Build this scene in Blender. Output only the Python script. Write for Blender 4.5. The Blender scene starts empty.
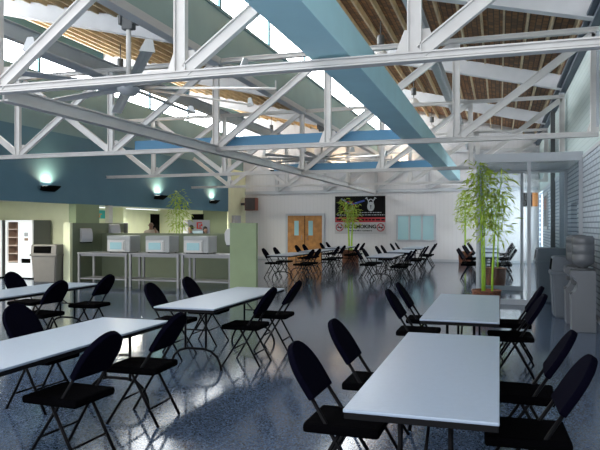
import bpy, bmesh, math, random
from mathutils import Vector, Matrix
random.seed(7)
S = bpy.context.scene
C = S.collection
PI = math.pi
E = 1.65

# ------------------------------------------------------------------ helpers
class MB:
    """collects primitives; build() links them as ONE mesh object"""
    def __init__(s): s.bm = bmesh.new()
    def box(s, x0, y0, z0, x1, y1, z1, bev=0, mat=0, M=None):
        t = bmesh.new()
        r = bmesh.ops.create_cube(t, size=1)
        for v in t.verts:
            v.co = Vector(((x0+x1)/2+v.co.x*(x1-x0), (y0+y1)/2+v.co.y*(y1-y0), (z0+z1)/2+v.co.z*(z1-z0)))
        if bev: bmesh.ops.bevel(t, geom=t.edges[:], offset=bev, segments=2, profile=.6, affect='EDGES')
        if M is not None: t.transform(M)
        for f in t.faces: f.material_index = mat
        s.add(t); return s
    def add(s, t):
        m = bpy.data.meshes.new('tmp'); t.to_mesh(m); t.free(); s.bm.from_mesh(m); bpy.data.meshes.remove(m)
    def bar(s, p0, p1, w, h, ref=(0,1,0), off=(0,0), mat=0):
        """rectangular bar from p0 to p1: w across (perp to ref), h along ref"""
        p0 = Vector(p0); p1 = Vector(p1); u = (p1-p0); L = u.length; u.normalize()
        n = Vector(ref); n = (n-u*n.dot(u)).normalized(); v = n.cross(u).normalized()
        M = Matrix((( u.x, v.x, n.x, p0.x), (u.y, v.y, n.y, p0.y), (u.z, v.z, n.z, p0.z), (0,0,0,1)))
        s.box(0, off[0]-w/2, off[1]-h/2, L, off[0]+w/2, off[1]+h/2, M=M, mat=mat); return s
    def tube(s, pts, r, n=8, closed=False, cap=True, mat=0, radii=None):
        pts = [Vector(p) for p in pts]; N = len(pts); rings = []; prev = None
        for i, p in enumerate(pts):
            if closed: t = pts[(i+1) % N]-pts[i-1]
            else: t = pts[min(i+1, N-1)]-pts[max(i-1, 0)]
            t.normalize()
            if prev is None:
                a = Vector((0,0,1)) if abs(t.z) < .9 else Vector((1,0,0))
                x = t.cross(a).normalized()
            else: x = (prev-t*prev.dot(t)).normalized()
            prev = x; y = t.cross(x); rr = radii[i] if radii else r
            rings.append([s.bm.verts.new(p+x*math.cos(2*PI*k/n)*rr+y*math.sin(2*PI*k/n)*rr) for k in range(n)])
        for i in range(N if closed else N-1):
            a, b = rings[i], rings[(i+1) % N]
            for k in range(n):
                f = s.bm.faces.new((a[k], a[(k+1) % n], b[(k+1) % n], b[k])); f.smooth = True; f.material_index = mat
        if cap and not closed:
            f = s.bm.faces.new(rings[0][::-1]); f.material_index = mat
            f = s.bm.faces.new(rings[-1]); f.material_index = mat
        return s
    def lathe(s, prof, c=(0,0,0), n=24, mat=0):
        rings = []
        for r, z in prof:
            if r < 1e-5: rings.append([s.bm.verts.new((c[0], c[1], c[2]+z))])
            else: rings.append([s.bm.verts.new((c[0]+r*math.cos(2*PI*k/n), c[1]+r*math.sin(2*PI*k/n), c[2]+z)) for k in range(n)])
        for a, b in zip(rings, rings[1:]):
            for k in range(n):
                k2 = (k+1) % n
                if len(a) == 1 and len(b) == 1: continue
                if len(a) == 1: f = s.bm.faces.new((a[0], b[k], b[k2]))
                elif len(b) == 1: f = s.bm.faces.new((a[k], a[k2], b[0]))
                else: f = s.bm.faces.new((a[k], a[k2], b[k2], b[k]))
                f.smooth = True; f.material_index = mat
        return s
    def prism(s, poly, d0, d1, axis='y', bev=0, mat=0, M=None, smooth=False):
        """extrude 2D polygon along an axis; poly in the two other axes"""
        def mk(a, b, d):
            return {'x': (d, a, b), 'y': (a, d, b), 'z': (a, b, d)}[axis]
        t = bmesh.new()
        A = [t.verts.new(mk(a, b, d0)) for a, b in poly]; B = [t.verts.new(mk(a, b, d1)) for a, b in poly]
        n = len(poly); t.faces.new(A[::-1]); t.faces.new(B)
        for i in range(n):
            f = t.faces.new((A[i], A[(i+1) % n], B[(i+1) % n], B[i])); f.smooth = smooth
        bmesh.ops.recalc_face_normals(t, faces=t.faces[:])
        if bev: bmesh.ops.bevel(t, geom=[e for e in t.edges], offset=bev, segments=2, profile=.6, affect='EDGES')
        if M is not None: t.transform(M)
        for f in t.faces: f.material_index = mat
        s.add(t); return s
    def build(s, name, mats, parent=None, loc=None):
        bmesh.ops.recalc_face_normals(s.bm, faces=s.bm.faces[:])
        m = bpy.data.meshes.new(name); s.bm.to_mesh(m); s.bm.free()
        for q in (mats if isinstance(mats, (list, tuple)) else [mats]): m.materials.append(q)
        o = bpy.data.objects.new(name, m); C.objects.link(o)
        if parent: o.parent = parent
        if loc: o.location = loc
        return o

def tag(o, label=None, cat=None, group=None, kind=None):
    if label: o['label'] = label
    if cat: o['category'] = cat
    if group: o['group'] = group
    if kind: o['kind'] = kind
    return o
def thing(name, label, cat, loc=(0,0,0), rz=0, group=None):
    o = bpy.data.objects.new(name, None); C.objects.link(o); o.empty_display_size = .1
    o.location = loc; o.rotation_euler = (0, 0, rz)
    return tag(o, label, cat, group)
def struct(name, mb, m, parent=None):
    o = mb.build(name, m, parent)
    if not parent: o['kind'] = 'structure'
    return o
def copy_tree(o, parent=None):
    c = o.copy(); C.objects.link(c)
    if parent: c.parent = parent
    for ch in list(o.children): copy_tree(ch, c)
    return c
def dup(o, loc, rz, label, group=None):
    c = copy_tree(o); c.location = loc; c.rotation_euler = (0, 0, rz); c['label'] = label
    if group: c['group'] = group
    return c
def text(s, size, name, m, parent, loc, rot, ext=.002, align='LEFT', bold=0):
    cu = bpy.data.curves.new('t', 'FONT'); cu.body = s; cu.size = size; cu.extrude = ext; cu.align_x = align; cu.offset = bold
    o = bpy.data.objects.new('t', cu); C.objects.link(o)
    dg = bpy.context.evaluated_depsgraph_get(); me = bpy.data.meshes.new_from_object(o.evaluated_get(dg))
    bpy.data.objects.remove(o); bpy.data.curves.remove(cu)
    me.materials.clear(); me.materials.append(m)
    t = bpy.data.objects.new(name, me); C.objects.link(t); t.parent = parent; t.location = loc; t.rotation_euler = rot
    return t

# ------------------------------------------------------------------ materials
def mat(name, col, rough=.5, metal=0, spec=.5, noise=0, nscale=8, bump=0, bscale=60, trans=0):
    m = bpy.data.materials.new(name); m.use_nodes = True; nt = m.node_tree; b = nt.nodes['Principled BSDF']
    b.inputs['Base Color'].default_value = (*col, 1); b.inputs['Roughness'].default_value = rough
    b.inputs['Metallic'].default_value = metal; b.inputs['Specular IOR Level'].default_value = spec
    if trans: b.inputs['Transmission Weight'].default_value = trans
    tc = nt.nodes.new('ShaderNodeTexCoord')
    if noise:
        n = nt.nodes.new('ShaderNodeTexNoise'); n.inputs['Scale'].default_value = nscale; n.inputs['Detail'].default_value = 4
        nt.links.new(tc.outputs['Object'], n.inputs['Vector'])
        r = nt.nodes.new('ShaderNodeValToRGB'); r.color_ramp.elements[0].position = .3; r.color_ramp.elements[1].position = .7
        r.color_ramp.elements[0].color = (*[max(0, c*(1-noise)) for c in col], 1)
        r.color_ramp.elements[1].color = (*[min(1, c*(1+noise)) for c in col], 1)
        nt.links.new(n.outputs['Fac'], r.inputs['Fac']); nt.links.new(r.outputs['Color'], b.inputs['Base Color'])
    if bump:
        n2 = nt.nodes.new('ShaderNodeTexNoise'); n2.inputs['Scale'].default_value = bscale
        nt.links.new(tc.outputs['Object'], n2.inputs['Vector'])
        bp = nt.nodes.new('ShaderNodeBump'); bp.inputs['Strength'].default_value = bump; bp.inputs['Distance'].default_value = .01
        nt.links.new(n2.outputs['Fac'], bp.inputs['Height']); nt.links.new(bp.outputs['Normal'], b.inputs['Normal'])
    return m
def emit(name, col, strength, seams=None):
    m = bpy.data.materials.new(name); m.use_nodes = True; nt = m.node_tree
    b = nt.nodes['Principled BSDF']; b.inputs['Base Color'].default_value = (.8, .85, .9, 1); b.inputs['Roughness'].default_value = .3
    b.inputs['Emission Color'].default_value = (*col, 1); b.inputs['Emission Strength'].default_value = strength
    if seams:   # vertical seams of the translucent panels
        tc = nt.nodes.new('ShaderNodeTexCoord'); w = nt.nodes.new('ShaderNodeTexWave'); w.bands_direction = 'Y'
        w.inputs['Scale'].default_value = seams; w.inputs['Distortion'].default_value = 0
        nt.links.new(tc.outputs['Object'], w.inputs['Vector'])
        r = nt.nodes.new('ShaderNodeMapRange'); r.inputs[1].default_value = 0; r.inputs[2].default_value = .02
        r.inputs[3].default_value = .6; r.inputs[4].default_value = strength
        nt.links.new(w.outputs['Fac'], r.inputs[0]); nt.links.new(r.outputs[0], b.inputs['Emission Strength'])
    return m
def bands(name, c0, c1, direction, scale, bump=.3, rough=.6):
    """thin repeated profile (clapboard / corrugation)"""
    m = mat(name, c0, rough); nt = m.node_tree; b = nt.nodes['Principled BSDF']
    tc = nt.nodes.new('ShaderNodeTexCoord'); w = nt.nodes.new('ShaderNodeTexWave'); w.bands_direction = direction; w.wave_profile = 'SAW'
    w.inputs['Scale'].default_value = scale
    nt.links.new(tc.outputs['Object'], w.inputs['Vector'])
    r = nt.nodes.new('ShaderNodeValToRGB'); r.color_ramp.elements[0].color = (*c1, 1); r.color_ramp.elements[1].color = (*c0, 1)
    r.color_ramp.elements[1].position = .25
    nt.links.new(w.outputs['Fac'], r.inputs['Fac']); nt.links.new(r.outputs['Color'], b.inputs['Base Color'])
    bp = nt.nodes.new('ShaderNodeBump'); bp.inputs['Strength'].default_value = bump; bp.inputs['Distance'].default_value = .02
    nt.links.new(w.outputs['Fac'], bp.inputs['Height']); nt.links.new(bp.outputs['Normal'], b.inputs['Normal'])
    return m
def brick(name, c1, c2, mortar, bw, bh, ms, axes='YZ', bump=.4, rough=.7, bias=0):
    m = mat(name, c1, rough); nt = m.node_tree; b = nt.nodes['Principled BSDF']
    tc = nt.nodes.new('ShaderNodeTexCoord'); sp = nt.nodes.new('ShaderNodeSeparateXYZ'); cb = nt.nodes.new('ShaderNodeCombineXYZ')
    nt.links.new(tc.outputs['Object'], sp.inputs[0])
    nt.links.new(sp.outputs[axes[0]], cb.inputs[0]); nt.links.new(sp.outputs[axes[1]], cb.inputs[1])
    t = nt.nodes.new('ShaderNodeTexBrick'); t.inputs['Scale'].default_value = 1
    t.inputs['Color1'].default_value = (*c1, 1); t.inputs['Color2'].default_value = (*c2, 1); t.inputs['Mortar'].default_value = (*mortar, 1)
    t.inputs['Mortar Size'].default_value = ms; t.inputs['Brick Width'].default_value = bw; t.inputs['Row Height'].default_value = bh
    t.inputs['Bias'].default_value = bias
    nt.links.new(cb.outputs[0], t.inputs['Vector']); nt.links.new(t.outputs['Color'], b.inputs['Base Color'])
    bp = nt.nodes.new('ShaderNodeBump'); bp.inputs['Strength'].default_value = bump; bp.inputs['Distance'].default_value = .01; bp.invert = True
    nt.links.new(t.outputs['Fac'], bp.inputs['Height']); nt.links.new(bp.outputs['Normal'], b.inputs['Normal'])
    return m

M = {}
# floor: speckled, polished blue-grey terrazzo
fm = mat('terrazzo', (.1, .14, .2), .16, spec=.35); nt = fm.node_tree; b = nt.nodes['Principled BSDF']
tc = nt.nodes.new('ShaderNodeTexCoord'); v = nt.nodes.new('ShaderNodeTexVoronoi'); v.inputs['Scale'].default_value = 95
nt.links.new(tc.outputs['Object'], v.inputs['Vector'])
rp = nt.nodes.new('ShaderNodeValToRGB'); e = rp.color_ramp.elements
e[0].position = 0; e[0].color = (.022, .036, .062, 1); e[1].position = 1; e[1].color = (.12, .165, .25, 1)
q = e.new(.5); q.color = (.046, .07, .115, 1)
nt.links.new(v.outputs['Color'], rp.inputs['Fac']); nt.links.new(rp.outputs['Color'], b.inputs['Base Color'])
n = nt.nodes.new('ShaderNodeTexNoise'); n.inputs['Scale'].default_value = 1.5; n.inputs['Detail'].default_value = 3
nt.links.new(tc.outputs['Object'], n.inputs['Vector'])
mr = nt.nodes.new('ShaderNodeMapRange'); mr.inputs[3].default_value = .11; mr.inputs[4].default_value = .13
nt.links.new(n.outputs['Fac'], mr.inputs[0]); nt.links.new(mr.outputs[0], b.inputs['Roughness'])
M['floor'] = fm
M['white'] = mat('white_painted_steel', (.6, .59, .58), .42, noise=.06, nscale=4)
M['greysteel'] = mat('grey_painted_steel', (.48, .5, .52), .45, noise=.06, nscale=4)
M['rafter'] = mat('white_beam_paint', (.66, .68, .72), .5, noise=.05, nscale=3)
M['teal'] = mat('teal_wall_paint', (.066, .165, .235), .6, noise=.05, nscale=1.5)
M['tealband'] = mat('grey_teal_panel', (.2, .31, .33), .6, noise=.05, nscale=1.5)
M['bluebeam'] = mat('blue_beam_paint', (.5, .82, .9), .5, noise=.04, nscale=2)
M['bluecross'] = mat('deep_blue_beam_paint', (.055, .19, .33), .5, noise=.04, nscale=2)
M['tealframe'] = mat('dark_teal_frame', (.05, .15, .2), .5)
M['deck'] = brick('wood_deck', (.34, .16, .06), (.15, .08, .04), (.08, .045, .025), .22, .12, .012, 'YX', .2, .7)
M['joist'] = mat('pine_joist', (.6, .48, .3), .6, noise=.2, nscale=3)
M['farwall'] = bands('white_ribbed_wall', (.6, .6, .62), (.56, .56, .58), 'X', 1.7, .06)
M['block'] = brick('painted_block_wall', (.47, .53, .6), (.42, .48, .55), (.16, .19, .24), .4, .1, .014, 'YZ', .6, .6)
M['blockin'] = brick('pale_niche_brick', (.8, .78, .72), (.7, .68, .62), (.3, .3, .3), .3, .1, .013, 'YZ', .4, .7)
M['siding'] = bands('pale_green_siding', (.5, .6, .6), (.38, .48, .48), 'Z', 2.6, .3)
M['green'] = mat('light_green_wall', (.74, .77, .54), .65, noise=.05, nscale=2)
M['greenmid'] = mat('sage_green_wall', (.26, .33, .19), .65, noise=.06, nscale=2)
M['greendark'] = mat('dull_green_partition', (.15, .18, .115), .6, noise=.06, nscale=2)
M['kceil'] = mat('white_ceiling_tile', (.7, .7, .66), .7, noise=.03)
M['black'] = mat('black_fabric', (.0015, .0015, .002), .95, spec=.01, bump=.3, bscale=300)
M['chairback'] = mat('black_back_vinyl', (.0015, .0015, .005), .8, spec=.015)
M['tube'] = mat('black_tube_steel', (.003, .003, .004), .45, spec=.07)
M['top'] = mat('pale_laminate', (.28, .34, .43), .3, noise=.03, nscale=40)
M['edge'] = mat('dark_table_edge', (.004, .004, .005), .6, spec=.1)
M['steel'] = mat('bare_steel', (.23, .23, .235), .4, .4)
M['glassblue'] = mat('blue_pane', (.28, .5, .54), .2)
M['wood'] = mat('oak_door', (.38, .17, .04), .4, noise=.25, nscale=5)
M['trim'] = mat('grey_trim', (.42, .45, .49), .5)
M['sash'] = emit('daylit_panel', (.93, .97, 1), 13.0, seams=2.0)
M['winlit'] = emit('daylit_window', (.93, .97, 1), 11.0)
M['vendlit'] = emit('vending_front', (1, .97, .95), .3)
M['plastic'] = mat('grey_bin_plastic', (.16, .153, .143), .5, noise=.04)
M['plasticblue'] = mat('blue_grey_bin_plastic', (.11, .13, .155), .5, noise=.04)
M['void'] = mat('dark_opening', (.003, .003, .003), .9, spec=.02)
M['darkgrey'] = mat('dark_grey_metal', (.07, .075, .08), .5)
M['vendgrey'] = mat('vending_side_grey', (.13, .135, .14), .5)
M['shelf'] = mat('brown_shelf', (.3, .2, .15), .6)
M['mw'] = mat('microwave_casing', (.36, .375, .375), .4)
M['mwpanel'] = mat('pale_microwave_door', (.55, .55, .54), .4)
M['dispenser'] = mat('grey_dispenser', (.42, .43, .46), .4)
M['leaf'] = mat('bamboo_leaf', (.34, .45, .05), .5, noise=.35, nscale=6)
M['stem'] = mat('bamboo_cane', (.3, .5, .03), .4, noise=.2, nscale=10)
M['pot'] = brick('woven_rust_basket', (.4, .13, .06), (.25, .085, .04), (.07, .03, .018), .06, .03, .006, 'XZ', .8, .7)
M['soil'] = mat('soil', (.03, .02, .015), .9)
M['speaker'] = mat('brown_speaker', (.055, .045, .045), .6)
M['speakerside'] = mat('red_brown_veneer', (.2, .06, .04), .5)
M['signblack'] = mat('sign_black', (.004, .004, .005), .7, spec=.1)
M['signred'] = mat('sign_red', (.35, .01, .02), .4)
M['signwhite'] = mat('sign_white', (.44, .45, .47), .4)
M['signgrey'] = mat('sign_grey', (.4, .43, .47), .4)
M['signblue'] = mat('sign_blue', (.02, .06, .35), .4)
M['signyellow'] = mat('sign_yellow', (.5, .42, .05), .4)
M['orange'] = mat('sign_orange', (.8, .28, .03), .4)
M['signteal'] = mat('sign_teal', (.03, .4, .4), .4)
M['cooler'] = mat('cooler_grey', (.14, .15, .165), .4)
M['bottle'] = mat('smoky_bottle', (.12, .127, .14), .25, noise=.03)
M['skin'] = mat('skin', (.27, .15, .1), .5)
M['skin2'] = mat('light_skin', (.5, .3, .22), .5)
M['tan'] = mat('tan_cloth', (.5, .43, .35), .8)
M['navy'] = mat('navy_cloth', (.02, .03, .08), .8)
M['hair'] = mat('black_hair', (.01, .008, .008), .6)
M['fanmetal'] = mat('fan_aluminium', (.5, .52, .54), .4, .4)
gm = bpy.data.materials.new('clear_glass'); gm.use_nodes = True; nt = gm.node_tree
for nd in list(nt.nodes): nt.nodes.remove(nd)
out = nt.nodes.new('ShaderNodeOutputMaterial'); mx = nt.nodes.new('ShaderNodeMixShader'); tr = nt.nodes.new('ShaderNodeBsdfTransparent')
gl = nt.nodes.new('ShaderNodeBsdfGlossy'); gl.inputs['Roughness'].default_value = .02; tr.inputs[0].default_value = (.93, .96, .97, 1)
fr = nt.nodes.new('ShaderNodeFresnel'); fr.inputs[0].default_value = 1.22
nt.links.new(fr.outputs[0], mx.inputs[0]); nt.links.new(tr.outputs[0], mx.inputs[1]); nt.links.new(gl.outputs[0], mx.inputs[2]); nt.links.new(mx.outputs[0], out.inputs[0])
M['glass'] = gm
fz = bpy.data.materials.new('frosted_panel'); fz.use_nodes = True; nt = fz.node_tree; b = nt.nodes['Principled BSDF']
b.inputs['Base Color'].default_value = (.4, .43, .47, 1); b.inputs['Roughness'].default_value = .4; b.inputs['Alpha'].default_value = .5
M['frosted'] = fz

# ------------------------------------------------------------------ room shell
XR, XL, YF, YB = 1.6, -12.0, 29.2, -1.5
BAY = 5.85
struct('floor', MB().box(-17, YB, -.1, 2.0, YF+.2, 0), M['floor'])
# far wall in white ribbed cladding with a steel ledger
struct('wall_far', MB().box(-16.9, YF, 0, 2.0, YF+.2, 8), M['farwall'])
struct('trim_1', MB().box(XL, YF-.08, 3.16, XR, YF-.003, 3.3), M['trim'])
struct('baseboard_far', MB().box(XL, YF-.03, 0, XR, YF-.002, .1), M['trim'])
# right wall, block below and siding above, real openings
def holed(mb, y0, y1, z0, z1, x0, x1, holes):
    ys = sorted({y0, y1, *[h[0] for h in holes], *[h[1] for h in holes]}); ys = [y for y in ys if y0 <= y <= y1]
    zs = sorted({z0, z1, *[h[2] for h in holes], *[h[3] for h in holes]}); zs = [z for z in zs if z0 <= z <= z1]
    for a, b_ in zip(ys, ys[1:]):
        run = None
        for c, d in zip(zs, zs[1:]):
            cy, cz = (a+b_)/2, (c+d)/2
            if any(h[0] < cy < h[1] and h[2] < cz < h[3] for h in holes):
                if run: mb.box(x0, a, run[0], x1, b_, run[1]); run = None
            else: run = (run[0], d) if run else (c, d)
        if run: mb.box(x0, a, run[0], x1, b_, run[1])
    return mb
RH = [(14.9, 16.1, .5, 2.15), (18.25, 19.3, 1.25, 2.9), (21.6, 22.6, .9, 2.95), (26.3, 28.6, .7, 3.0)]
struct('wall_right', holed(MB(), YB, YF, 0, 3.02, XR, XR+.35, RH), M['block'])
struct('wall_right_upper', MB().box(XR+.04, YB, 3.02, XR+.3, YF, 5.08), M['siding'])
struct('trim_2', MB().box(XR-.02, YB, 2.98, XR+.06, YF, 3.05), M['trim'])
struct('wall_niche', MB().box(XR+.35, 14.7, .3, XR+.45, 16.3, 2.4), M['blockin'])
struct('baseboard_right', MB().box(XR-.02, YB, 0, XR-.002, 13.8, .1), M['trim'])
for i, h in enumerate(RH[1:]):
    w = struct('window_%d' % (i+1), MB().box(XR+.16, h[0], h[2], XR+.2, h[1], h[3]), M['winlit'])
    f = MB()
    for (a, b_, c, d) in ((h[0], h[0]+.06, h[2], h[3]), (h[1]-.06, h[1], h[2], h[3]), (h[0], h[1], h[2], h[2]+.06), (h[0], h[1], h[3]-.06, h[3]), ((h[0]+h[1])/2-.02, (h[0]+h[1])/2+.02, h[2], h[3])):
        f.box(XR+.08, a, c, XR+.17, b_, d)
    f.build('window_frame', M['trim'], w)
# left: teal bulkhead wall over the serving area, panel band and clerestory above
struct('wall_left', MB().box(XL-.25, YB, 2.28, XL, 27.1, 4.28), M['teal'])
struct('wall_left_upper', MB().box(XL-.4, YB, 4.2, XL-.12, YF, 5.86), M['tealband'])
struct('wall_left_end', MB().box(XL-.05, 27.1, 0, XL, YF, 4.28), M['green'])
struct('wall_clerestory', MB().box(-5.5, 3, 4.98, -5.4, YF, 6.0), M['tealband'])
struct('trim_3', MB().box(-5.53, 3, 4.86, -5.33, YF, 5.0), M['trim'])
# glazing of the two sawtooth lines: one window per truss bay
def clerestory(X, z0, z1, n0, ys):
    for i, (a, b_) in enumerate(zip(ys, ys[1:])):
        w = struct('window_%d' % (n0+i), MB().box(X-.03, a, z0, X, b_, z1), M['sash'])
        f = MB()
        for y in (a+.05, (a+b_)/2): f.box(X-.05, y-.045, z0, X+.05, y+.045, z1)
        f.box(X-.05, a, z1-.12, X+.06, b_, z1); f.box(X-.05, a, z0-.03, X+.05, b_, z0+.04)
        f.build('window_frame', M['tealframe'], w)
YS = [3, 5.85, 11.7, 17.55, 23.4, YF]
clerestory(-5.42, 6.0, 7.28, 4, YS)
clerestory(XL-.2, 5.86, 7.28, 9, YS)
# sawtooth roof bays: deck + joists
SL = -.235
def roof(xa, xb, zj, ys):
    c = MB()
    z = lambda x: zj+(x-xa)*SL
    c.prism([(xa, z(xa)), (xb, z(xb)), (xb, z(xb)+.12), (xa, z(xa)+.12)], ys, YF)
    o = struct('ceiling', c, M['deck'])
    n = int((xb-xa)/.45)
    for k in range(n):
        x = xa+.15+k*(xb-xa-.2)/n
        MB().prism([(x-.02, z(x)-.19), (x+.02, z(x)-.19), (x+.02, z(x)+.01), (x-.02, z(x)+.01)], ys, YF-.01).build('joist', M['joist'], o)
    return o
struct('trim_6', MB().box(XL-.26, 3, 6.93, XL-.1, YF, 7.2), M['tealframe'])
roof(-5.5, 1.95, 7.31, .5); roof(XL-.3, -5.5, 7.31, 7.5)
# eave gutter strip and wall plate over the right wall
struct('trim_4', MB().box(XR-.1, 2, 5.08, XR+.3, YF, 5.3).box(XR-.2, 2, 5.16, XR-.1, YF, 5.22), mat('dark_blue_eave', (.06, .09, .13), .5))
# sloping roof beams on every truss line
k = 0
ordn = ['nearest', 'second', 'third', 'fourth']
for j, (xa, xb) in enumerate(((-5.4, XR), (XL-.1, -5.5))):
    for i in range(1, 5):
        y = BAY*i; z = lambda x: 7.31-.19+(x-xa)*SL
        bm_ = MB()
        bm_.prism([(xa, z(xa)-.36), (xb, z(xb)-.36), (xb, z(xb)), (xa, z(xa))], y-.04, y+.04)
        bm_.prism([(xa, z(xa)-.38), (xb, z(xb)-.38), (xb, z(xb)-.355), (xa, z(xa)-.355)], y-.1, y+.1)
        o = bm_.build('roof_beam', M['rafter'])
        tag(o, 'white sloping roof beam, %s from the camera, in the %s roof bay' % (ordn[i-1], ('right', 'left')[j]), 'roof beam', 'sloping roof beams')

# ------------------------------------------------------------------ trusses
NX = [-12.7, -10.31, -7.9, -5.45, -3.12, -.74, 1.58]
ZB, ZT = 3.18, 4.94
def channel(mb, p0, p1, w=.115, d=.075):
    mb.bar(p0, p1, w, .014)
    mb.bar(p0, p1, .014, d, off=(w/2, 0)); mb.bar(p0, p1, .014, d, off=(-w/2, 0))
def truss(i):
    y = BAY*i
    t = thing('roof_truss', 'white steel roof truss, %s from the camera, running wall to wall' % ordn[i-1], 'roof truss', (0, y, 0), 0, 'steel roof trusses')
    x0 = XL+.01; x1 = XR-.01
    for nm, z, s in (('bottom_chord', ZB, 1), ('top_chord', ZT, -1)):
        c = MB(); channel(c, (x0, 0, z), (x1, 0, z), .07, .12)
        c.box(x0, -.022, z-.012, x1, -.006, z+.028)
        c.build(nm, M['white'], t)
    for k, x in enumerate(NX):
        if k:
            vb = MB(); channel(vb, (min(x, x1-.06), 0, ZB+.04), (min(x, x1-.06), 0, ZT-.04)); vb.build('vertical', M['white'], t)
            g = MB(); g.prism([(x-.22, ZB-.03), (x+.22, ZB-.03), (x+.13, ZB+.27), (x-.1, ZB+.27)] if k < 6 else [(x-.2, ZB-.03), (x, ZB-.03), (x, ZB+.25), (x-.1, ZB+.25)], -.05+.09, -.04+.09)
            g.build('gusset_plate', M['white'], t)
        if 0 < k < 6:
            d = MB(); channel(d, (x+.06, -.0, ZB+.05), (NX[k+1]-.06, 0, ZT-.06)); d.build('diagonal', M['white'], t)
        if k == 1:
            d = MB(); channel(d, (x+.06, .09, ZT-.06), (NX[2]-.06, .09, ZB+.05)); d.build('diagonal', M['white'], t)
            d = MB(); channel(d, (XL+.05, .09, ZB+1.2), (x-.06, .09, ZB+.05)); d.build('diagonal', M['white'], t)
    return t
for i in range(1, 5): truss(i)
# end frame against the far wall
t = thing('roof_truss', 'white wall truss fixed against the far wall above the doors', 'roof truss', (0, YF-.12, 0), 0, 'steel roof trusses')
c = MB(); c.box(XL+.01, -.03, ZT-.05, XR, .03, ZT+.05); c.build('top_chord', M['greysteel'], t)
for k in range(1, 6):
    x = NX[k]
    vb = MB(); channel(vb, (x, 0, ZB+.13), (x, 0, ZT-.05)); vb.build('vertical', M['greysteel'], t)
    d = MB(); channel(d, (x+.06, 0, ZB+.13), (NX[k+1]-.06, 0, ZT-.06)); d.build('diagonal', M['greysteel'], t)
# longitudinal members
def ibeam(name, x, z, w, h, y0, y1, m, label):
    b_ = MB().box(x-.012, y0, z-h/2, x+.012, y1, z+h/2).box(x-w/2, y0, z-h/2, x+w/2, y1, z-h/2+.02).box(x-w/2, y0, z+h/2-.02, x+w/2, y1, z+h/2)
    return tag(b_.build(name, m), label, 'beam', 'lengthwise roof beams')
ibeam('tie_beam', -5.45, 3.16, .14, .17, 5.95, YF-.1, M['white'], 'pale grey tie beam running lengthwise along the truss bottoms')
ibeam('roof_purlin', -8.4, 5.15, .16, .3, 3, YF-.2, M['greysteel'], 'grey steel beam running lengthwise under the left roof bay')
ibeam('roof_purlin', -1.3, 5.12, .16, .28, 3, YF-.2, M['greysteel'], 'grey steel beam running lengthwise under the right roof bay')
# big blue box beam and cross beams
tag(MB().box(-1.74, 3.2, 3.25, -1.35, 23.45, 3.6, bev=.006).build('box_beam', M['bluebeam']), 'large light blue box beam running lengthwise through the roof trusses', 'beam')
tag(MB().box(-7.38, 11.8, 3.235, -1.75, 11.95, 3.43).build('cross_beam', M['bluecross']), 'long deep blue cross beam behind the second roof truss', 'beam', 'blue cross beams')
tag(MB().box(-6.35, 17.65, 3.235, -1.75, 17.8, 3.43).build('cross_beam', M['bluecross']), 'deep blue cross beam farther away, behind the third roof truss', 'beam', 'blue cross beams')
# columns on the right wall
for nm, y, z0, z1, m, lab in (('steel_column', 20.5, 0, 5.05, 'darkgrey', 'dark steel column on right wall seen past the glass vestibule'),
                          ('steel_column', 17.6, 0, 5.05, 'trim', 'grey steel column on right wall just behind the glass vestibule')):
    tag(MB().box(XR-.13, y-.01, z0, XR-.003, y+.13, z1).build(nm, M[m]), lab, 'column', 'wall columns')
tag(MB().box(XR-.05, 11.64, 3.3, XR-.003, 11.76, 4.9).build('wall_strut', M['trim']), 'thin grey strut on upper right wall at the second truss', 'strut')

# ------------------------------------------------------------------ ceiling fans, pendant lamps, wall lights
def fan(y, label):
    t = thing('ceiling_fan', label, 'ceiling fan', (-5.68, y, 3.86), 0, 'big ceiling fans')
    MB().tube([(0, 0, .16), (0, 0, 1.16)], .04, 12).build('rod', M['white'], t)
    MB().box(-.1, -.06, .92, .1, .06, 1.16, bev=.02).box(-.14, -.08, 1.0, -.1, .08, 1.24).box(.1, -.08, 1.0, .14, .08, 1.24).build('bracket', M['darkgrey'], t)
    MB().lathe([(0, -.14), (.1, -.13), (.17, -.07), (.19, 0), (.19, .05), (.12, .08), (.12, .17), (.05, .2), (0, .2)]).build('motor', M['fanmetal'], t)
    MB().lathe([(.19, .045), (.26, .05), (.26, .08), (.12, .085)]).build('mounting_ring', M['darkgrey'], t)
    for a in range(-52, 300, 36):
        a = math.radians(a); R_ = Matrix.Rotation(a, 4, 'Z')
        bl = MB()
        prof = [(-.09, -.012), (-.05, .012), (0, .022), (.05, .014), (.09, -.02), (.05, -.012), (0, -.008), (-.05, -.016)]
        bl.prism(prof, .18, 2.35, 'x', M=R_ @ Matrix.Rotation(math.radians(14), 4, 'X'))
        bo = bl.build('blade', M['fanmetal'], t)
        MB().prism([(-.1, -.03), (.1, -.03), (.07, .13), (-.02, .13)], 2.35, 2.37, 'x', M=R_).build('winglet', M['fanmetal'], bo)
    return t
fan(8.9, 'large ten bladed grey ceiling fan, the near one at upper left')
fan(20.5, 'distant ten bladed grey ceiling fan, hanging above the middle of the hall')
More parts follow.
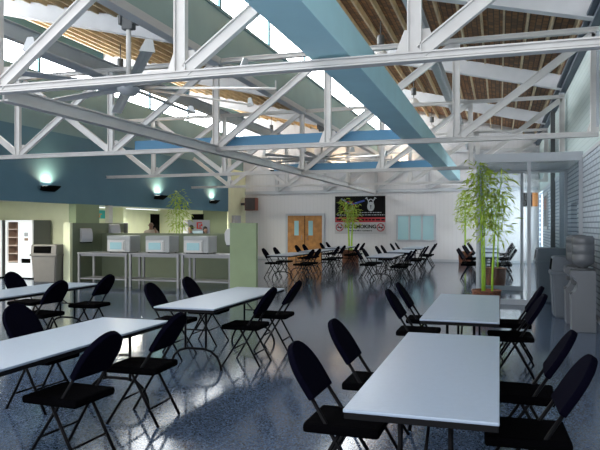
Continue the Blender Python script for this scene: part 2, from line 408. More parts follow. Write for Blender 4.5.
def pendant(x, y, label):
    t = thing('pendant_lamp', label, 'lamp', (x, y, 5.58), 0, 'dome pendant lamps')
    MB().lathe([(.17, 0), (.17, .03), (.15, .1), (.1, .17), (.04, .2), (0, .2), (0, .19), (.09, .16), (.14, .09), (.16, .01)]).build('shade', M['white'], t)
    MB().lathe([(0, .3), (.08, .3), (.085, .32), (.085, .5), (.08, .52), (0, .52)]).build('ballast', M['darkgrey'], t)
    zt = 7.31-.2+((x+5.5) if x > -5.5 else (x+12.3))*SL-5.58
    MB().tube([(0, 0, .19), (0, 0, zt)], .014, 8).build('stem', M['darkgrey'], t)
    MB().lathe([(0, .03), (.05, .05), (.055, .1), (0, .14)], n=12).build('bulb', M['signwhite'], t)
for i, y in enumerate((14.8, 20.8, 26.6)): pendant(-2.66, y, 'grey dome pendant lamp in the right bay, %s from the camera' % ordn[i])
for i, y in enumerate((14.8, 26.6)): pendant(-9.7, y, 'small dome pendant lamp in the left bay, %s one' % ('nearer', 'farther')[i])
def sconce(loc, rz, label, group, w=.5):
    t = thing('wall_sconce', label, 'wall light', loc, rz, group)
    MB().prism([(0, -.02), (.02, .1), (.24, .1), (.3, .12), (.3, .09), (.2, .02), (.1, -.04)], -w/2, w/2, 'y', bev=.008).build('housing', M['void'], t)
    MB().box(.03, -w*.38, .101, .2, w*.38, .106).build('lens', emit('sconce_lens', (1, 1, .9), 3), t)
    L = bpy.data.lights.new('sconce_light', 'AREA'); L.shape = 'RECTANGLE'; L.size = .12; L.size_y = w*.7; L.energy = 45; L.color = (1, .72, .42); L.spread = math.radians(150)
    o = bpy.data.objects.new('sconce_light', L); C.objects.link(o); o.parent = t; o.location = (.13, 0, .125); o.rotation_euler = (PI, .25, 0)
    return t
for i, y in enumerate((14.7, 20.7, 25.3)):
    sconce((XL, y, 2.62), 0, 'black wall sconce glowing upward on the teal wall, %s from the camera' % ordn[i], 'teal wall sconces')
for i, x in enumerate((-10.4, -7.1, -4.2)):
    sconce((x, YF-.005, 4.2), -PI/2, 'slim black uplight high on the white far wall, %s' % ('leftmost', 'middle one', 'rightmost')[i], 'far wall uplights', .9)

# ------------------------------------------------------------------ far wall: doors, windows, notice board
d = struct('door_1', MB().box(-9.78, YF-.06, 0.0, -8.05, YF-.004, 2.1), M['wood'])
MB().box(-9.88, YF-.09, 0, -9.78, YF-.003, 2.2).box(-8.05, YF-.09, 0, -7.95, YF-.003, 2.2).box(-9.78, YF-.09, 2.1, -8.05, YF-.003, 2.2).build('door_frame', M['trim'], d)
for x in (-9.33, -8.62):
    MB().box(x-.11, YF-.07, 1.15, x+.11, YF-.058, 1.85).build('vision_pane', M['glassblue'], d)
MB().box(-8.93, YF-.066, 0, -8.9, YF-.059, 2.1).build('door_gap', M['void'], d)
for x in (-9.05, -8.78): MB().tube([(x, YF-.06, .95), (x, YF-.12, .95), (x, YF-.12, 1.15), (x, YF-.06, 1.15)], .012).build('door_handle', M['steel'], d)
w = struct('window_14', MB().box(-4.45, YF-.03, .98, -2.8, YF-.004, 2.06), M['glassblue'])
f = MB()
for x in (-4.5, -3.93, -3.36, -2.79): f.box(x-.04, YF-.07, .93, x+.04, YF-.004, 2.12)
f.box(-4.5, YF-.07, .9, -2.79, YF-.004, .98); f.box(-4.5, YF-.07, 2.06, -2.79, YF-.004, 2.13)
f.build('window_frame', M['trim'], w)
# notice board
nb = thing('notice_board', 'large black and white no smoking notice board on the far wall', 'sign', (-7.44, YF-.002, 1.23))
W_, H_ = 2.43, 1.79
MB().box(0, -.03, 0, W_, 0, H_, bev=.004).build('board', M['signwhite'], nb)
MB().box(.02, -.035, .78, W_-.02, -.029, H_-.02).build('upper_panel', M['signblack'], nb)
MB().box(.02, -.037, .55, W_-.02, -.029, .78).build('red_band', M['signred'], nb)
R90 = (PI/2, 0, 0)
text('NO SMOKING', .235, 'headline', M['signblack'], nb, (W_/2+.02, -.033, .27), R90, .003, 'CENTER', .008)
text('Violators will be reprimanded', .09, 'small_print', M['signblack'], nb, (W_/2+.02, -.033, .13), R90, .002, 'CENTER', .003)
for x in (.24, W_-.24):
    MB().tube([(x+.17*math.cos(a*PI/12), -.036, .31+.17*math.sin(a*PI/12)) for a in range(24)], .022, 6, closed=True).bar((x-.12, -.036, .43), (x+.12, -.036, .19), .035, .01).build('no_smoking_ring', M['signred'], nb)
    MB().box(x-.11, -.034, .285, x+.08, -.03, .335).box(x+.085, -.034, .285, x+.11, -.03, .335).box(x+.06, -.034, .36, x+.1, -.03, .42).build('cigarette_symbol', M['signblack'], nb)
pl = MB(); px, pz = 1.73, 1.36
pl.prism([(px+.17*math.cos(a*PI/10)*(1), pz-.08+.22*math.sin(a*PI/10)) for a in range(20)], -.04, -.034)
pl.tube([(px-.11, -.037, pz+.06), (px-.11, -.037, pz+.17), (px-.06, -.037, pz+.24), (px, -.037, pz+.26), (px+.06, -.037, pz+.24), (px+.11, -.037, pz+.17), (px+.11, -.037, pz+.06)], .026, 6)
for s in (-1, 1): pl.bar((px+s*.12, -.037, pz+.2), (px+s*.22, -.037, pz+.34), .05, .012); pl.bar((px+s*.17, -.037, pz+.35), (px+s*.26, -.037, pz+.29), .04, .012)
pl.build('padlock_emblem', M['signgrey'], nb)
MB().prism([(px+.035*math.cos(a*PI/5), pz-.05+.035*math.sin(a*PI/5)) for a in range(10)], -.043, -.041).box(px-.014, -.043, pz-.18, px+.014, -.041, pz-.06).build('keyhole', M['signblack'], nb)
ex, ez = .68, 1.26
MB().tube([(ex+.28*math.cos(a*PI/12), -.036, ez+.26*math.sin(a*PI/12)) for a in range(24)], .02, 6, closed=True).build('emblem_ring', M['signred'], nb)
MB().tube([(ex+.2*math.cos(PI+a*PI/12), -.036, ez+.19*math.sin(PI+a*PI/12)) for a in range(13)], .03, 6).build('emblem_arc', M['signgrey'], nb)
MB().bar((ex-.38, -.036, ez+.4), (ex+.05, -.036, ez+.16), .06, .01).bar((ex+.1, -.036, ez+.12), (ex+.75, -.036, ez+.3), .08, .01).build('ribbon', M['signblue'], nb)
tl = MB()
for (z, x0, x1) in ((1.0, 1.2, 2.25), (.89, .12, 2.38)):
    x = x0
    while x < x1:
        l = random.uniform(.05, .16); tl.box(x, -.0375, z-.016, min(x+l, x1), -.034, z+.016); x += l+.035
tl.build('text_lines', M['signgrey'], nb)
tl = MB(); x = .1
while x < 2.3:
    l = random.uniform(.1, .25); tl.box(x, -.0395, .63, x+l, -.0365, .7); x += l+.05
tl.build('band_text', M['signblack'], nb)
# small picture in orange and black on far wall behind vestibule
pf = thing('wall_poster', 'small orange and black poster on the far wall seen through the vestibule', 'poster', (.98, YF, 2.45))
MB().box(0, -.02, 0, .38, 0, .6).build('dark_half', M['signblack'], pf); MB().box(.38, -.02, 0, .6, 0, .6).build('orange_half', M['orange'], pf)
pf = thing('framed_poster', 'white framed dark poster on the right wall past the vestibule', 'poster', (XR, 23.6, 1.5))
MB().box(-.03, 0, 0, 0, 1.7, 1.3).build('frame', M['signwhite'], pf); MB().box(-.035, .15, .1, -.029, 1.55, 1.2).build('print', M['darkgrey'], pf)
MB().box(-.038, .2, .7, -.034, 1.5, 1.1).build('orange_print', M['speakerside'], pf)
# speaker on the green return wall
sp = thing('wall_speaker', 'square brown loudspeaker mounted where the green and white walls meet', 'loudspeaker', (-11.75, 28.7, 2.3))
MB().box(.03, -.3, .05, .58, .1, .66, bev=.01).build('cabinet', M['speakerside'], sp)
MB().box(.06, -.32, .08, .56, -.298, .64).build('grille', M['speaker'], sp)
MB().box(-.25, -.1, .3, .03, 0, .42).build('bracket', M['darkgrey'], sp)
tag(MB().box(XL, 27.5, 1.55, XL+.15, 28.25, 2.1, bev=.01).build('electrical_box', M['dispenser']), 'grey electrical box on the light green end wall', 'electrical box')

# ------------------------------------------------------------------ serving area on the left
KX = -16.6
struct('ceiling_serving', MB().box(KX, 8, 2.42, XL-.25, YF, 2.5), M['kceil'])
struct('wall_back', MB().box(KX-.2, 8, 0, KX, YF, 2.4), M['green'])
struct('wall_vending', MB().box(KX, 17.0, 0, XL-.25, 17.15, 2.42), M['green'])
struct('wall_pillar', MB().box(XL-.25, 16.0, 0, XL, 17.15, 2.28), M['greenmid'])
struct('wall_serving_end', MB().box(KX, YF-.35, 0, -14.15, YF-.2, 2.42), M['green'])
struct('wall_serving_corner', MB().box(-14.15, YF-.35, 0, XL-.25, YF-.2, 2.42), M['greendark'])
struct('wall_recess', MB().box(KX, 24.2, 0, KX+.9, 24.4, 2.42), M['green'])
struct('wall_serving_post', MB().box(XL-.2, 17.75, 0, XL-.05, 17.95, 2.28), M['kceil'])
dk = struct('door_2', MB().box(KX+.001, 27.95, 0, KX+.06, 28.75, 2.2), M['void'])
tag(MB().box(-14.75, YF-.43, 1.75, -14.1, YF-.352, 2.2, bev=.01).build('wall_screen', M['void']), 'dark flat screen high on the serving area end wall', 'screen')
ms = thing('menu_sign', 'small teal, orange and yellow menu sign above the serving counter', 'sign', (KX+.005, 23.15, 1.93))
MB().box(0, 0, 0, .03, 1.0, .36).build('panel', M['signteal'], ms)
MB().box(.03, .1, .05, .036, .6, .13).box(.03, .15, .17, .036, .7, .21).build('orange_lettering', M['orange'], ms)
MB().box(.03, .05, .23, .036, .42, .31).build('yellow_lettering', M['signyellow'], ms)
for i, (x, y) in enumerate(((-13.3, 13.4), (-13.3, 20.5), (-13.3, 25.5))):
    t = thing('ceiling_light', 'flush ceiling light over the %s' % ('vending machines', 'serving counter', 'back of the serving area')[i], 'ceiling light', (x, y, 2.42), 0, 'serving area ceiling lights')
    MB().box(-.65, -.35, 0.02, .65, .35, .1).build('housing', M['kceil'], t)
    MB().box(-.6, -.3, -.008, .6, .3, .02).build('diffuser', emit('lamp_diffuser', (1, .96, .82), (75, 120, 120)[i]), t)
# partition (tall return + low wall)
struct('wall_partition', MB().box(XL+.02, 15.55, 0, XL+.2, 18.2, 1.71).box(XL+.2, 17.0, 0, -7.0, 17.15, 1.40), M['greendark'])
struct('trim_5', MB().box(XL-.02, 15.45, 0, XL+.21, 15.56, 1.72), M['green'])
t = tag(MB().box(-6.4, 14.55, 0, -5.7, 14.67, 1.7, bev=.004).build('end_panel', M['greenmid']), 'tall sage green end panel at right end of the microwave counter', 'panel')
# dispensers
def dispenser(loc, rz, label):
    t = thing('towel_dispenser', label, 'dispenser', loc, rz, 'towel dispensers')
    pr = [(0, 0), (.2, 0), (.24, .08), (.23, .22), (.2, .34), (.14, .4), (0, .4)]
    MB().prism(pr, -.17, .17, 'y', bev=.012).build('cover', M['dispenser'], t)
    MB().box(.03, -.16, -.03, .19, .16, 0).build('outlet', M['void'], t)
dispenser((XL+.2, 16.1, 1.15), -.5, 'grey paper towel dispenser on the tall green partition, nearer one')
dispenser((XL+.2, 17.55, 1.28), -.5, 'grey paper towel dispenser half hidden behind the low partition')
t = thing('soap_dispenser', 'white dispenser on the left edge of the sage green end panel', 'dispenser', (-6.4, 14.61, 1.15), PI)
MB().prism([(0, 0), (.1, 0), (.14, .12), (.15, .3), (.1, .4), (0, .42)], -.055, .055, 'y', bev=.01).build('cover', M['mwpanel'], t)
MB().box(.03, -.04, -.03, .1, .04, 0).build('nozzle', M['darkgrey'], t)
# steel counter tables
def counter(x, label, hw=.76):
    t = thing('steel_counter_table', label, 'table', (x, 14.8, 0), 0, 'steel counter tables')
    MB().box(-hw-.02, 0, .86, hw+.02, .75, .9, bev=.004).build('top', M['steel'], t)
    MB().box(-hw+.02, .02, .17, hw-.02, .73, .2).build('lower_shelf', M['steel'], t)
    for sx in (-hw+.03, hw-.03):
        for sy in (.03, .7): MB().box(sx-.028, sy-.028, 0, sx+.028, sy+.028, .86).build('leg', M['steel'], t)
    MB().box(-hw+.02, .05, .8, hw-.02, .08, .86).build('apron', M['steel'], t)
for x, h_, n in ((-10.28, .77, 'leftmost'), (-8.7, .74, 'middle one'), (-7.19, .7, 'rightmost')):
    counter(x, 'steel counter table with lower shelf under a microwave, %s' % n, h_)
def microwave(x, label):
    t = thing('microwave_oven', label, 'microwave', (x, 14.95, .9), 0, 'microwaves on the counter')
    MB().box(0, .03, .02, .72, .52, .46, bev=.008).build('casing', M['mw'], t)
    MB().box(.01, 0, .03, .56, .03, .35, bev=.006).build('door', M['mwpanel'], t)
    MB().box(.1, -.006, .09, .46, .001, .28).build('door_glass', M['glassblue'], t)
    MB().box(.57, 0, .03, .71, .03, .35).build('control_panel', M['mw'], t)
    MB().box(0.005, .0, .36, .715, .03, .455, bev=.004).build('top_strip', M['mw'], t)
    h = MB().tube([(.535, 0, .08), (.535, -.03, .09), (.535, -.03, .29), (.535, 0, .3)], .009).build('handle', M['mwpanel'], t)
    for sx in (.06, .66):
        for sy in (.08, .46): MB().lathe([(0, 0), (.02, 0), (.02, .02), (0, .02)], (sx, sy, 0), 8).build('foot', M['void'], t)
for x, n in ((-10.22, 'leftmost of three on the steel counter'), (-9.03, 'middle of three on the steel counter'), (-7.9, 'rightmost, beside the green end panel')):
    microwave(x, 'grey microwave with pale blue window, %s' % n)
# vending machines
def vending(x, label):
    t = thing('vending_machine', label, 'vending machine', (x, 16.05, 0), 0, 'vending machines')
    MB().box(.0, .4, .04, 1.0, .85, 1.8).box(0, .06, .04, .05, .4, 1.8).box(.48, .06, .04, 1.0, .4, 1.8).box(.05, .06, 1.75, .48, .4, 1.8).box(.05, .06, .04, .48, .4, .48).build('cabinet', M['vendgrey'], t)
    fr_ = MB()
    for r in ((.0, .06, .04, 1.8), (.48, 1.0, .62, 1.8), (.06, .48, 1.74, 1.8), (.06, .48, .04, .48), (.48, .56, .04, .62), (.94, 1.0, .04, .62), (.56, .94, .04, .48)):
        fr_.box(r[0], 0, r[2], r[1], .06, r[3])
    fr_.build('front', M['vendlit'], t)
    MB().box(.05, .37, .48, .48, .4, 1.75).box(.05, .07, .48, .06, .37, 1.75).build('display_recess', M['shelf'], t)
    for z in (.5, .75, 1.0, 1.25, 1.5): MB().box(.06, .05, z, .48, .37, z+.03).build('shelf', mat('pale_shelf', (.6, .5, .45), .5) if z == .5 else bpy.data.materials['pale_shelf'], t)
    MB().box(.56, .055, .48, .94, .07, .62).build('delivery_bin', M['void'], t)
    MB().box(.72, -.01, 1.3, .86, 0.0, 1.42).build('keypad', M['signgrey'], t)
    MB().box(.72, -.008, 1.17, .86, 0.0, 1.25).build('coin_slot', M['shelf'], t)
    MB().box(.04, .08, 0, .96, .8, .04).build('plinth', M['void'], t)
vending(-14.62, 'white vending machine with open shelf column beside the grey bin')
vending(-15.8, 'white vending machine cut off at the left edge of the photo')
# bins
def bin_(loc, rz, label, m, w=.72, d=.62, h=.8):
    t = thing('waste_bin', label, 'bin', loc, rz, 'hooded waste bins')
    b_ = bmesh.new()
    a0, a1 = .42, .5
    rows = [(0, a0), (h, a1)]
    vs = [[b_.verts.new((sx*w*a, sy*d*a, z)) for sx, sy in ((-1, -1), (1, -1), (1, 1), (-1, 1))] for z, a in rows]
    for i in range(4): b_.faces.new((vs[0][i], vs[0][(i+1) % 4], vs[1][(i+1) % 4], vs[1][i]))
    b_.faces.new(vs[0][::-1]); b_.faces.new(vs[1])
    bmesh.ops.bevel(b_, geom=b_.edges[:], offset=.03, segments=3, affect='EDGES')
    x = MB(); x.add(b_); x.build('body', m, t)
    x = MB(); x.box(-w*.53, -d*.53, h-.04, w*.53, d*.53, h+.02, bev=.012); x.build('rim', m, t)
    x = MB(); y0 = -d*.5
    x.prism([(y0, h+.02), (d*.5, h+.02), (d*.5, h+.22), (d*.42, h+.29), (y0+.07, h+.29), (y0+.03, h+.27)], -w*.5, w*.5, 'x', bev=.012)
    x.build('hood', m, t)
    MB().prism([(y0-.006, h+.05), (y0+.018, h+.245), (y0+.04, h+.24), (y0+.02, h+.05)], -w*.38, w*.3, 'x').build('opening', M['void'], t)
bin_((-12.42, 15.35, 0), .12, 'grey hooded waste bin between vending machine and green partition', M['plastic'], w=.8)
bin_((1.16, 12.35, 0), -PI/2, 'blue grey hooded waste bin next to the water coolers, outside the glass', M['plasticblue'], w=.5, d=.56)
bin_((1.1, 14.85, 0), -PI/2, 'blue grey hooded waste bin inside the glass vestibule', M['plasticblue'], w=.6, d=.72, h=.86)
# kiosk, monitor
kt = thing('service_kiosk', 'white kiosk with red emblem and blue screen behind the counter', 'kiosk', (-11.6, 22.3, 0), math.radians(50))
MB().box(0, 0, 0, .95, .5, 1.85, bev=.02).build('cabinet', M['signwhite'], kt)
MB().box(.2, -.02, 1.05, .75, 0.0, 1.42).build('screen', emit('kiosk_screen', (.25, .5, .55), .35), kt)
lg = MB(); 
for r in ((.38, .44, 1.5, 1.76), (.44, .6, 1.72, 1.76), (.44, .6, 1.5, 1.54), (.5, .54, 1.54, 1.66), (.56, .62, 1.6, 1.7)): lg.box(r[0], -.012, r[2], r[1], 0, r[3])
lg.build('red_emblem', mat('emblem_red', (.7, .06, .05), .5), kt)
mt = thing('counter_monitor', 'dark monitor standing on the counter behind the white post', 'monitor', (-12.7, 19.4, 0), .4)
MB().box(-.25, -.03, 1.15, .25, .02, 1.72, bev=.01).build('screen', M['darkgrey'], mt)
MB().box(-.03, -.02, .95, .03, .02, 1.15).box(-.16, -.1, .94, .16, .1, .96).build('stand', M['darkgrey'], mt)
tag(MB().box(-13.1, 17.9, 0, -12.35, 21.5, .94, bev=.005).build('serving_counter', M['kceil']), 'white serving counter under the monitor behind the green partition', 'counter')
# people behind the counter
def skin_obj(name, verts, edges, radii, m, parent=None, sub=2):
    me = bpy.data.meshes.new('s'); me.from_pydata(verts, edges, [])
    o = bpy.data.objects.new('s', me); C.objects.link(o)
    o.modifiers.new('Skin', 'SKIN'); sv = me.skin_vertices[0].data
    for i, r in enumerate(radii): sv[i].radius = r if isinstance(r, tuple) else (r, r)
    sv[0].use_root = True
    sd = o.modifiers.new('Sub', 'SUBSURF'); sd.levels = sub; sd.render_levels = sub
    dg = bpy.context.evaluated_depsgraph_get(); r = bpy.data.meshes.new_from_object(o.evaluated_get(dg))
    bpy.data.objects.remove(o)
    r.materials.clear(); r.materials.append(m)
    for p in r.polygons: p.use_smooth = True
    n = bpy.data.objects.new(name, r); C.objects.link(n)
    if parent: n.parent = parent
    return n
def person(loc, rz, label, skin, shirt, trousers, hair, phone=False, scale=1):
    V = [(0,0,.95), (0,0,1.15), (0,0,1.35), (0,.0,1.47), (0,-.01,1.55), (0,-.025,1.64), (0,-.02,1.74),
         (.19,0,1.42), (.24,-.02,1.16), (.2,-.2,1.02) if not phone else (.2,-.22,1.28), (.17,-.28,.99) if not phone else (.12,-.16,1.56),
         (-.19,0,1.42), (-.25,-.02,1.15), (-.2,-.2,1.02), (-.16,-.28,1.0),
         (.1,0,.88), (.11,-.01,.5), (.11,.02,.08), (.11,-.13,.04), (-.1,0,.88), (-.11,-.01,.5), (-.11,.02,.08), (-.11,-.13,.04)]
    Ed = [(0,1),(1,2),(2,3),(3,4),(4,5),(5,6),(2,7),(7,8),(8,9),(9,10),(2,11),(11,12),(12,13),(13,14),(0,15),(15,16),(16,17),(17,18),(0,19),(19,20),(20,21),(21,22)]
    R = [(.15,.11),(.15,.1),(.17,.11),(.07,.07),(.06,.06),(.085,.1),(.07,.08),.06,.045,.036,.035,.06,.045,.036,.035,.085,.06,.045,.04,.085,.06,.045,.04]
    b_ = skin_obj('person', V, Ed, R, skin); b_.location = loc; b_.rotation_euler = (0, 0, rz); b_.scale = (scale,)*3
    tag(b_, label, 'person')
    def garment(nm, m, keep, off):
        g = bmesh.new(); g.from_mesh(b_.data); g.normal_update()
        bmesh.ops.delete(g, geom=[f for f in g.faces if not keep(f.calc_center_median())], context='FACES')
        for v_ in g.verts: v_.co += v_.normal*off
        me = bpy.data.meshes.new(nm); g.to_mesh(me); g.free(); me.materials.clear(); me.materials.append(m)
        o = bpy.data.objects.new(nm, me); C.objects.link(o); o.parent = b_
    garment('shirt', shirt, lambda c: .93 < c.z < 1.49 and not (c.y < -.19 and abs(c.x) < .19), .014)
    garment('trousers', trousers, lambda c: .1 < c.z < .97 and c.y > -.16 and abs(c.x) < .22, .012)
    if hair:
        hb = MB(); hb.lathe([(.0, .11), (.05, .1), (.085, .06), (.1, 0), (.095, -.08 if hair == 1 else -.2), (.08, -.08 if hair == 1 else -.2)], (0, .025, 1.71), 16); hb.build('hair', M['hair'], b_)
    for s in (-1, 1):
        MB().lathe([(0, -.012), (.012, 0), (0, .012)], (s*.032, -.118, 1.655), 8).build('eye', M['hair'], b_)
        MB().lathe([(0, -.03), (.014, 0), (0, .03)], (s*.09, -.015, 1.645), 8).build('ear', skin, b_)
    MB().lathe([(0, -.02), (.016, -.015), (0, .03)], (0, -.128, 1.635), 8).build('nose', skin, b_)
    MB().box(-.025, -.118, 1.592, .025, -.108, 1.6).build('mouth', M['speakerside'], b_)
    return b_
p1 = person((-11.55, 19.5, 0), .5, 'bald person in tan clothing standing behind the counter, phone at ear', M['skin'], M['tan'], M['darkgrey'], 0, True)
ph = tag(MB().box(.1, -.15, 1.56, .115, -.08, 1.7, bev=.004).build('mobile_phone', M['void']), 'black phone held to the ear of the person in tan', 'phone')
ph.location = p1.location; ph.rotation_euler = p1.rotation_euler
person((-10.95, 21.3, 0), -.4, 'person with short black hair and dark jacket at the white kiosk', M['skin2'], M['navy'], M['darkgrey'], 1, False, .91)
person((-10.4, 21.4, 0), .8, 'person with long black hair right of the white kiosk screen', M['skin2'], M['signblack'], M['darkgrey'], 2, False, .88)

# ------------------------------------------------------------------ bamboo plants
def bamboo(loc, label, h, potw, poth, ncane, nleaf, spread, lo=.35, seed=1, leafl=.17, cr=.022, cl=.4):
    rnd = random.Random(seed)
    t = thing('potted_bamboo', label, 'plant', loc, rnd.uniform(0, 6), 'potted bamboo plants')
    r = potw/2
    MB().lathe([(0, 0), (r*.86, 0), (r*.9, .02), (r, poth-.03), (r*1.04, poth-.02), (r*1.04, poth), (r*.95, poth), (r*.93, poth-.05), (0, poth-.05)], n=28).build('basket', M['pot'], t)
    MB().lathe([(0, poth-.035), (r*.93, poth-.05)], n=20).build('soil', M['soil'], t)
    lf = MB(); tips = []
    for k in range(ncane):
        a = 2*PI*k/ncane+.5; b0 = Vector((math.cos(a)*r*cl, math.sin(a)*r*cl, poth-.06)); hh = h*rnd.uniform(.86, 1)
        lean = Vector((math.cos(a), math.sin(a), 0))*rnd.uniform(.03, .1)
        pts = []; rad = []
        for s in range(13):
            f_ = s/12; pts.append(b0+Vector((0, 0, (hh-poth)*f_))+lean*f_*f_*2); rad.append(cr*(1-.75*f_)*(1.12 if s % 2 else 1))
        MB().tube(pts, cr, 8, radii=rad).build('cane', M['stem'], t)
        for q in range(nleaf//ncane):
            f_ = lo+(1-lo)*rnd.random()**.8; i = min(11, int(f_*12)); base = pts[i].lerp(pts[i+1], f_*12-i)
            a2 = rnd.uniform(0, 2*PI); out_ = Vector((math.cos(a2), math.sin(a2), 0)); rr = spread*rnd.random()**.7*(1.1-.5*abs(f_-.65)/.35)
            tw = base+out_*rr+Vector((0, 0, rnd.uniform(0, .22)))
            if rnd.random() < .25: lf.tube([base, base.lerp(tw, .5)+Vector((0, 0, .03)), tw], .003, 3, cap=False, mat=1)
            d = (out_*rnd.uniform(.5, 1)+Vector((rnd.uniform(-.5, .5), rnd.uniform(-.5, .5), rnd.uniform(-.9, .3)))).normalized()
            l = leafl*rnd.uniform(.6, 1.25); sd = d.cross(Vector((rnd.uniform(-.4, .4), rnd.uniform(-.4, .4), 1))).normalized()*l*.11
            mid = tw+d*l*.45+Vector((0, 0, .01)); tip = tw+d*l-Vector((0, 0, l*.15))
            v_ = [lf.bm.verts.new(p) for p in (tw, mid+sd, tip, mid-sd)]
            lf.bm.faces.new((v_[0], v_[1], v_[2])); lf.bm.faces.new((v_[0], v_[2], v_[3]))
    lf.build('foliage', [M['leaf'], M['stem']], t)
bamboo((-.24, 12.75, 0), 'tall potted bamboo in front of the glass vestibule', 2.85, .54, .4, 3, 560, .33, .42, 3)
bamboo((-.1, 18.3, 0), 'potted bamboo behind the glass vestibule, seen beside the front bamboo', 2.6, .56, .48, 2, 260, .34, .5, 5)
bamboo((-1.42, 28.45, 0), 'small potted bamboo against the far wall, right of the blue window', 3.05, .6, .5, 2, 420, .42, .38, 8, .2, .03, .15)
bamboo((-6.3, 27.5, 0), 'potted bamboo standing in front of the no smoking board', 2.9, .8, .55, 2, 420, .34, .45, 11, .19, .045, .13)
bamboo((-11.05, 20.6, 0), 'tall bamboo behind the microwave counter near the teal wall', 2.95, .5, .4, 3, 330, .32, .42, 13, .17)

# ------------------------------------------------------------------ glass vestibule
vt = thing('glass_vestibule', 'grey framed glass entrance vestibule against the right wall', 'vestibule', (0, 13.9, 0))
def vbox(nm, m, *r): return MB().box(*r).build(nm, M[m], vt)
vw0, vw1, vd = -.47, XR-.004, 3.0
for x in (vw0, .545, vw1-.07):
    vbox('post', 'trim', x, -.035, 0, x+.07, .035, 2.95)
for x in (vw0, .5, vw1-.07): vbox('post', 'trim', x, vd-.035, 0, x+.07, vd+.035, 2.95)
vbox('post', 'trim', vw0+.0, 1.45, 0, vw0+.06, 1.51, 2.95)
vbox('header', 'trim', vw0-.02, -.06, 2.95, vw1, .06, 3.13); vbox('header', 'trim', vw0-.02, vd-.06, 2.95, vw1, vd+.06, 3.13)
vbox('header', 'trim', vw0-.02, .06, 2.95, vw0+.1, vd-.06, 3.13)
vbox('roof_panel', 'frosted', vw0+.1, .06, 3.0, vw1, vd-.06, 3.06)
for y in (0, vd): vbox('bottom_rail', 'trim', vw0+.07, y-.025, 0, .545, y+.025, .11)
vbox('bottom_rail', 'trim', vw0+.01, .035, 0, vw0+.06, vd-.035, .11)
vbox('glass_panel', 'glass', vw0+.07, -.006, .11, .545, .006, 2.95); vbox('glass_panel', 'glass', vw0+.07, vd-.006, .11, .5, vd+.006, 2.95)
vbox('glass_panel', 'glass', .615, vd-.006, .0, vw1-.07, vd+.006, 2.95)
vbox('glass_panel', 'glass', .615, -.006, .0, vw1-.07, .006, 2.95)
vbox('glass_panel', 'glass', vw0+.03, .035, .11, vw0+.042, vd-.035, 2.95)

# ------------------------------------------------------------------ water coolers
def cooler(loc, label):
    t = thing('water_cooler', label, 'water cooler', loc, PI, 'water coolers')
    # local +x faces into the room; side outline with the tap recess
    prof = [(-.19, .0), (.15, .0), (.16, .5), (.165, .58), (.11, .62), (.08, .68), (.085, .76), (.12, .82), (.17, .85), (.18, .9), (.16, .95), (-.19, .95)]
    MB().prism(prof, -.16, .16, 'y', bev=.01).build('cabinet', M['cooler'], t)
    MB().box(.08, -.12, .57, .175, .12, .6, bev=.006).build('drip_tray', M['darkgrey'], t)
    for s, m in ((-1, 'darkgrey'), (1, 'darkgrey')): MB().box(.09, s*.06-.02, .72, .14, s*.06+.02, .78, bev=.006).build('tap', M[m], t)
    MB().lathe([(.1, .95), (.15, .95), (.15, .98), (.09, .985)], (-.02, 0, 0)).build('collar', M['darkgrey'], t)
    MB().lathe([(0, .965), (.05, .97), (.07, 1.0), (.15, 1.05), (.165, 1.09), (.165, 1.18), (.155, 1.195), (.165, 1.21), (.165, 1.33), (.155, 1.345), (.165, 1.36), (.165, 1.44), (.14, 1.48), (0, 1.49)], (-.02, 0, 0), 28).build('bottle', M['bottle'], t)
    MB().box(-.19, -.15, 0, .14, .15, .03).build('plinth', M['darkgrey'], t)
cooler((1.22, 10.75, 0), 'grey water cooler with upturned bottle, nearer one by the right wall')
cooler((1.22, 11.65, 0), 'grey water cooler mostly hidden behind the nearer water cooler')

# ------------------------------------------------------------------ tables and folding chairs
def make_table(name='folding_table'):
    t = thing(name, '', 'table')
    w, l = .74, 2.37
    MB().box(-w/2, -l/2, .722, w/2, l/2, .74, bev=.006).build('tabletop', M['top'], t)
    MB().box(-w/2+.004, -l/2+.004, .69, w/2-.004, l/2-.004, .7225, bev=.004).build('apron', M['edge'], t)
    for s in (-1, 1):
        y = s*(l/2-.3)
        lg = MB()
        for x in (-.13, .13): lg.tube([(x, y, .69), (x, y, .235)], .014)
        lg.tube([(-.32, y, 0), (-.31, y, .06), (-.27, y, .15), (-.2, y, .21), (-.1, y, .235), (.1, y, .235), (.2, y, .21), (.27, y, .15), (.31, y, .06), (.32, y, 0)], .015)
        lo_ = lg.build('leg', M['tube'], t)
        MB().tube([(0, y, .45), (0, y-s*.42, .69)], .009).tube([(-.13, y, .45), (.13, y, .45)], .009).build('brace', M['tube'], lo_)
    return t
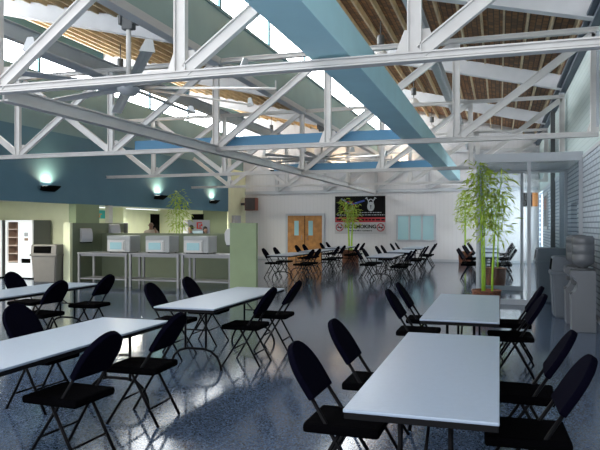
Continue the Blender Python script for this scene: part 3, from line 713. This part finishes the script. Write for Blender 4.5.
def make_chair():
    t = thing('folding_chair', '', 'chair')
    # faces local +x
    sl = -.56/.88
    X = lambda z: .22+sl*z
    # padded seat
    MB().box(-.22, -.215, .42, .24, .215, .478, bev=.022).build('seat', M['black'], t)
    # fan back: flat bottom, rounded top, leaning
    z0 = .61; hw = .2
    poly = [(-hw*.97, 0), (hw*.97, 0)]
    for k in range(0, 13):
        a = k*PI/12; poly.append((hw*math.cos(a), math.sin(a)*.22+.135))
    th_ = math.atan(-sl); 
    Mb = Matrix.Translation((X(z0), 0, z0)) @ Matrix.Rotation(-th_, 4, 'Y')
    MB().prism(poly, -.018, .028, 'x', bev=.012, M=Mb, smooth=False).build('backrest', M['chairback'], t)
    for s in (-1, 1):
        MB().tube([(X(.0), s*.215, 0), (X(.66), s*.165, .66)], .0125).build('front_leg', M['tube'], t)
        MB().tube([(-.24, s*.19, 0), (.0, s*.188, .425)], .0125).build('rear_leg', M['tube'], t)
        MB().tube([(X(.44), s*.182, .44), (.16, s*.19, .43)], .009).build('seat_bracket', M['tube'], t)
    MB().tube([(X(.2), -.212, .2), (X(.2), .212, .2)], .009).build('stretcher', M['tube'], t)
    MB().tube([(-.16, -.19, .14), (-.16, .19, .14)], .009).build('stretcher', M['tube'], t)
    return t
T0 = make_table(); C0 = make_chair(); used = {'t': 0, 'c': 0}
TG = 'white topped folding tables'
def table(xr, y0, desc, label, left, right, dl=0, dr=0):
    """xr: right edge X, y0: near edge Y; left / right: chair Y offsets from the near edge"""
    loc = (xr-.37, y0+1.185, 0)
    if not used['t']: used['t'] = 1; T0.location = loc; T0['label'] = label; T0['group'] = TG
    else: dup(T0, loc, 0, label, TG)
    for side, offs in ((-1, left), (1, right)):
        for i, o in enumerate(offs):
            if o is None: continue
            x = xr+.155+dr if side > 0 else xr-.74-.155-dl
            pos = ('nearest', 'middle', 'farthest')[i] if len(offs) == 3 else ('nearer', 'farther')[i]
            lab = 'black folding chair, %s on %s side of %s' % (pos, 'left' if side < 0 else 'right', desc)
            rz = (PI if side > 0 else 0)+random.uniform(-.06, .06)
            lc = (x+random.uniform(-.02, .02), y0+o, 0)
            if not used['c']: used['c'] = 1; C0.location = lc; C0.rotation_euler = (0, 0, rz); C0['label'] = lab; C0['group'] = 'black folding chairs'
            else: dup(C0, lc, rz, lab, 'black folding chairs')
table(0, 3.06, 'the big foreground table at right', 'pale folding table in the right foreground, nearest the camera', (.74, 1.75), (.83, 1.74), .0, -.01)
table(0, 6.22, 'the second table in the right row', 'pale folding table behind the right foreground table', (1.02, 1.94), (1.0, 1.92), .0, -.02)
table(-3.0, 3.03, 'the bright left foreground table', 'pale bluish folding table in the left foreground', (None, 1.8), (.77, 1.74), .08, -.055)
table(-2.95, 6.28, 'the table in the middle of the hall', 'pale folding table in the middle, in front of the steel counter', (.87, 1.85), (.78, 1.72), .065, -.09)
table(-5.95, 6.15, 'table at the left edge', 'pale folding table at left edge, before the vending machines', (None, 2.0), (.96, 2.02), .15, -.1)
FAR = (('wooden doors', -5.9, 0, .05, ((17.85, (1.0, 2.0), (.55, 1.35)), (21.0, (1.15, 2.15), (.5, 1.5)), (24.4, (1.1, 2.1), (.5, 1.5)))),
       ('blue window', -2.9, 0, .0, ((17.9, (1.05, 1.95), (.4, 1.45)), (21.4, (.65, 1.7), (.3, 1.3)), (24.8, (.5, 1.6), (.3, 1.2)))))
for nm, xr, dl, dr, rows in FAR:
    for w_, (y, l_, r_) in zip(('nearest', 'middle', 'farthest'), rows):
        table(xr, y, '%s far table toward the %s' % (w_, nm), 'pale far folding table, %s of three in line toward the %s' % (w_, nm), l_, r_, dl, dr)
for w_, y in (('nearest', 18.95), ('middle', 22.4), ('farthest', 25.8)):
    table(0, y, 'the %s table behind the vestibule' % w_, 'pale folding table behind the glass vestibule, the %s of three' % w_, (.95, 1.95), (1.05, 2.05))

# ------------------------------------------------------------------ light, world, camera
w = bpy.data.worlds.new('World'); S.world = w; w.use_nodes = True
bg = w.node_tree.nodes['Background']; bg.inputs[0].default_value = (.93, .96, 1, 1); bg.inputs[1].default_value = 3.0
cam = bpy.data.cameras.new('Camera'); co = bpy.data.objects.new('Camera', cam); C.objects.link(co)
cam.sensor_width = 36; cam.lens = 635/600*36; cam.clip_end = 200
co.location = (0, 0, E); co.rotation_euler = (PI/2, 0, math.atan(199.5/635))
S.camera = co
S.view_settings.view_transform = 'Standard'; S.view_settings.look = 'None'; S.view_settings.exposure = 0; S.view_settings.gamma = 1
S.view_settings.use_curve_mapping = False
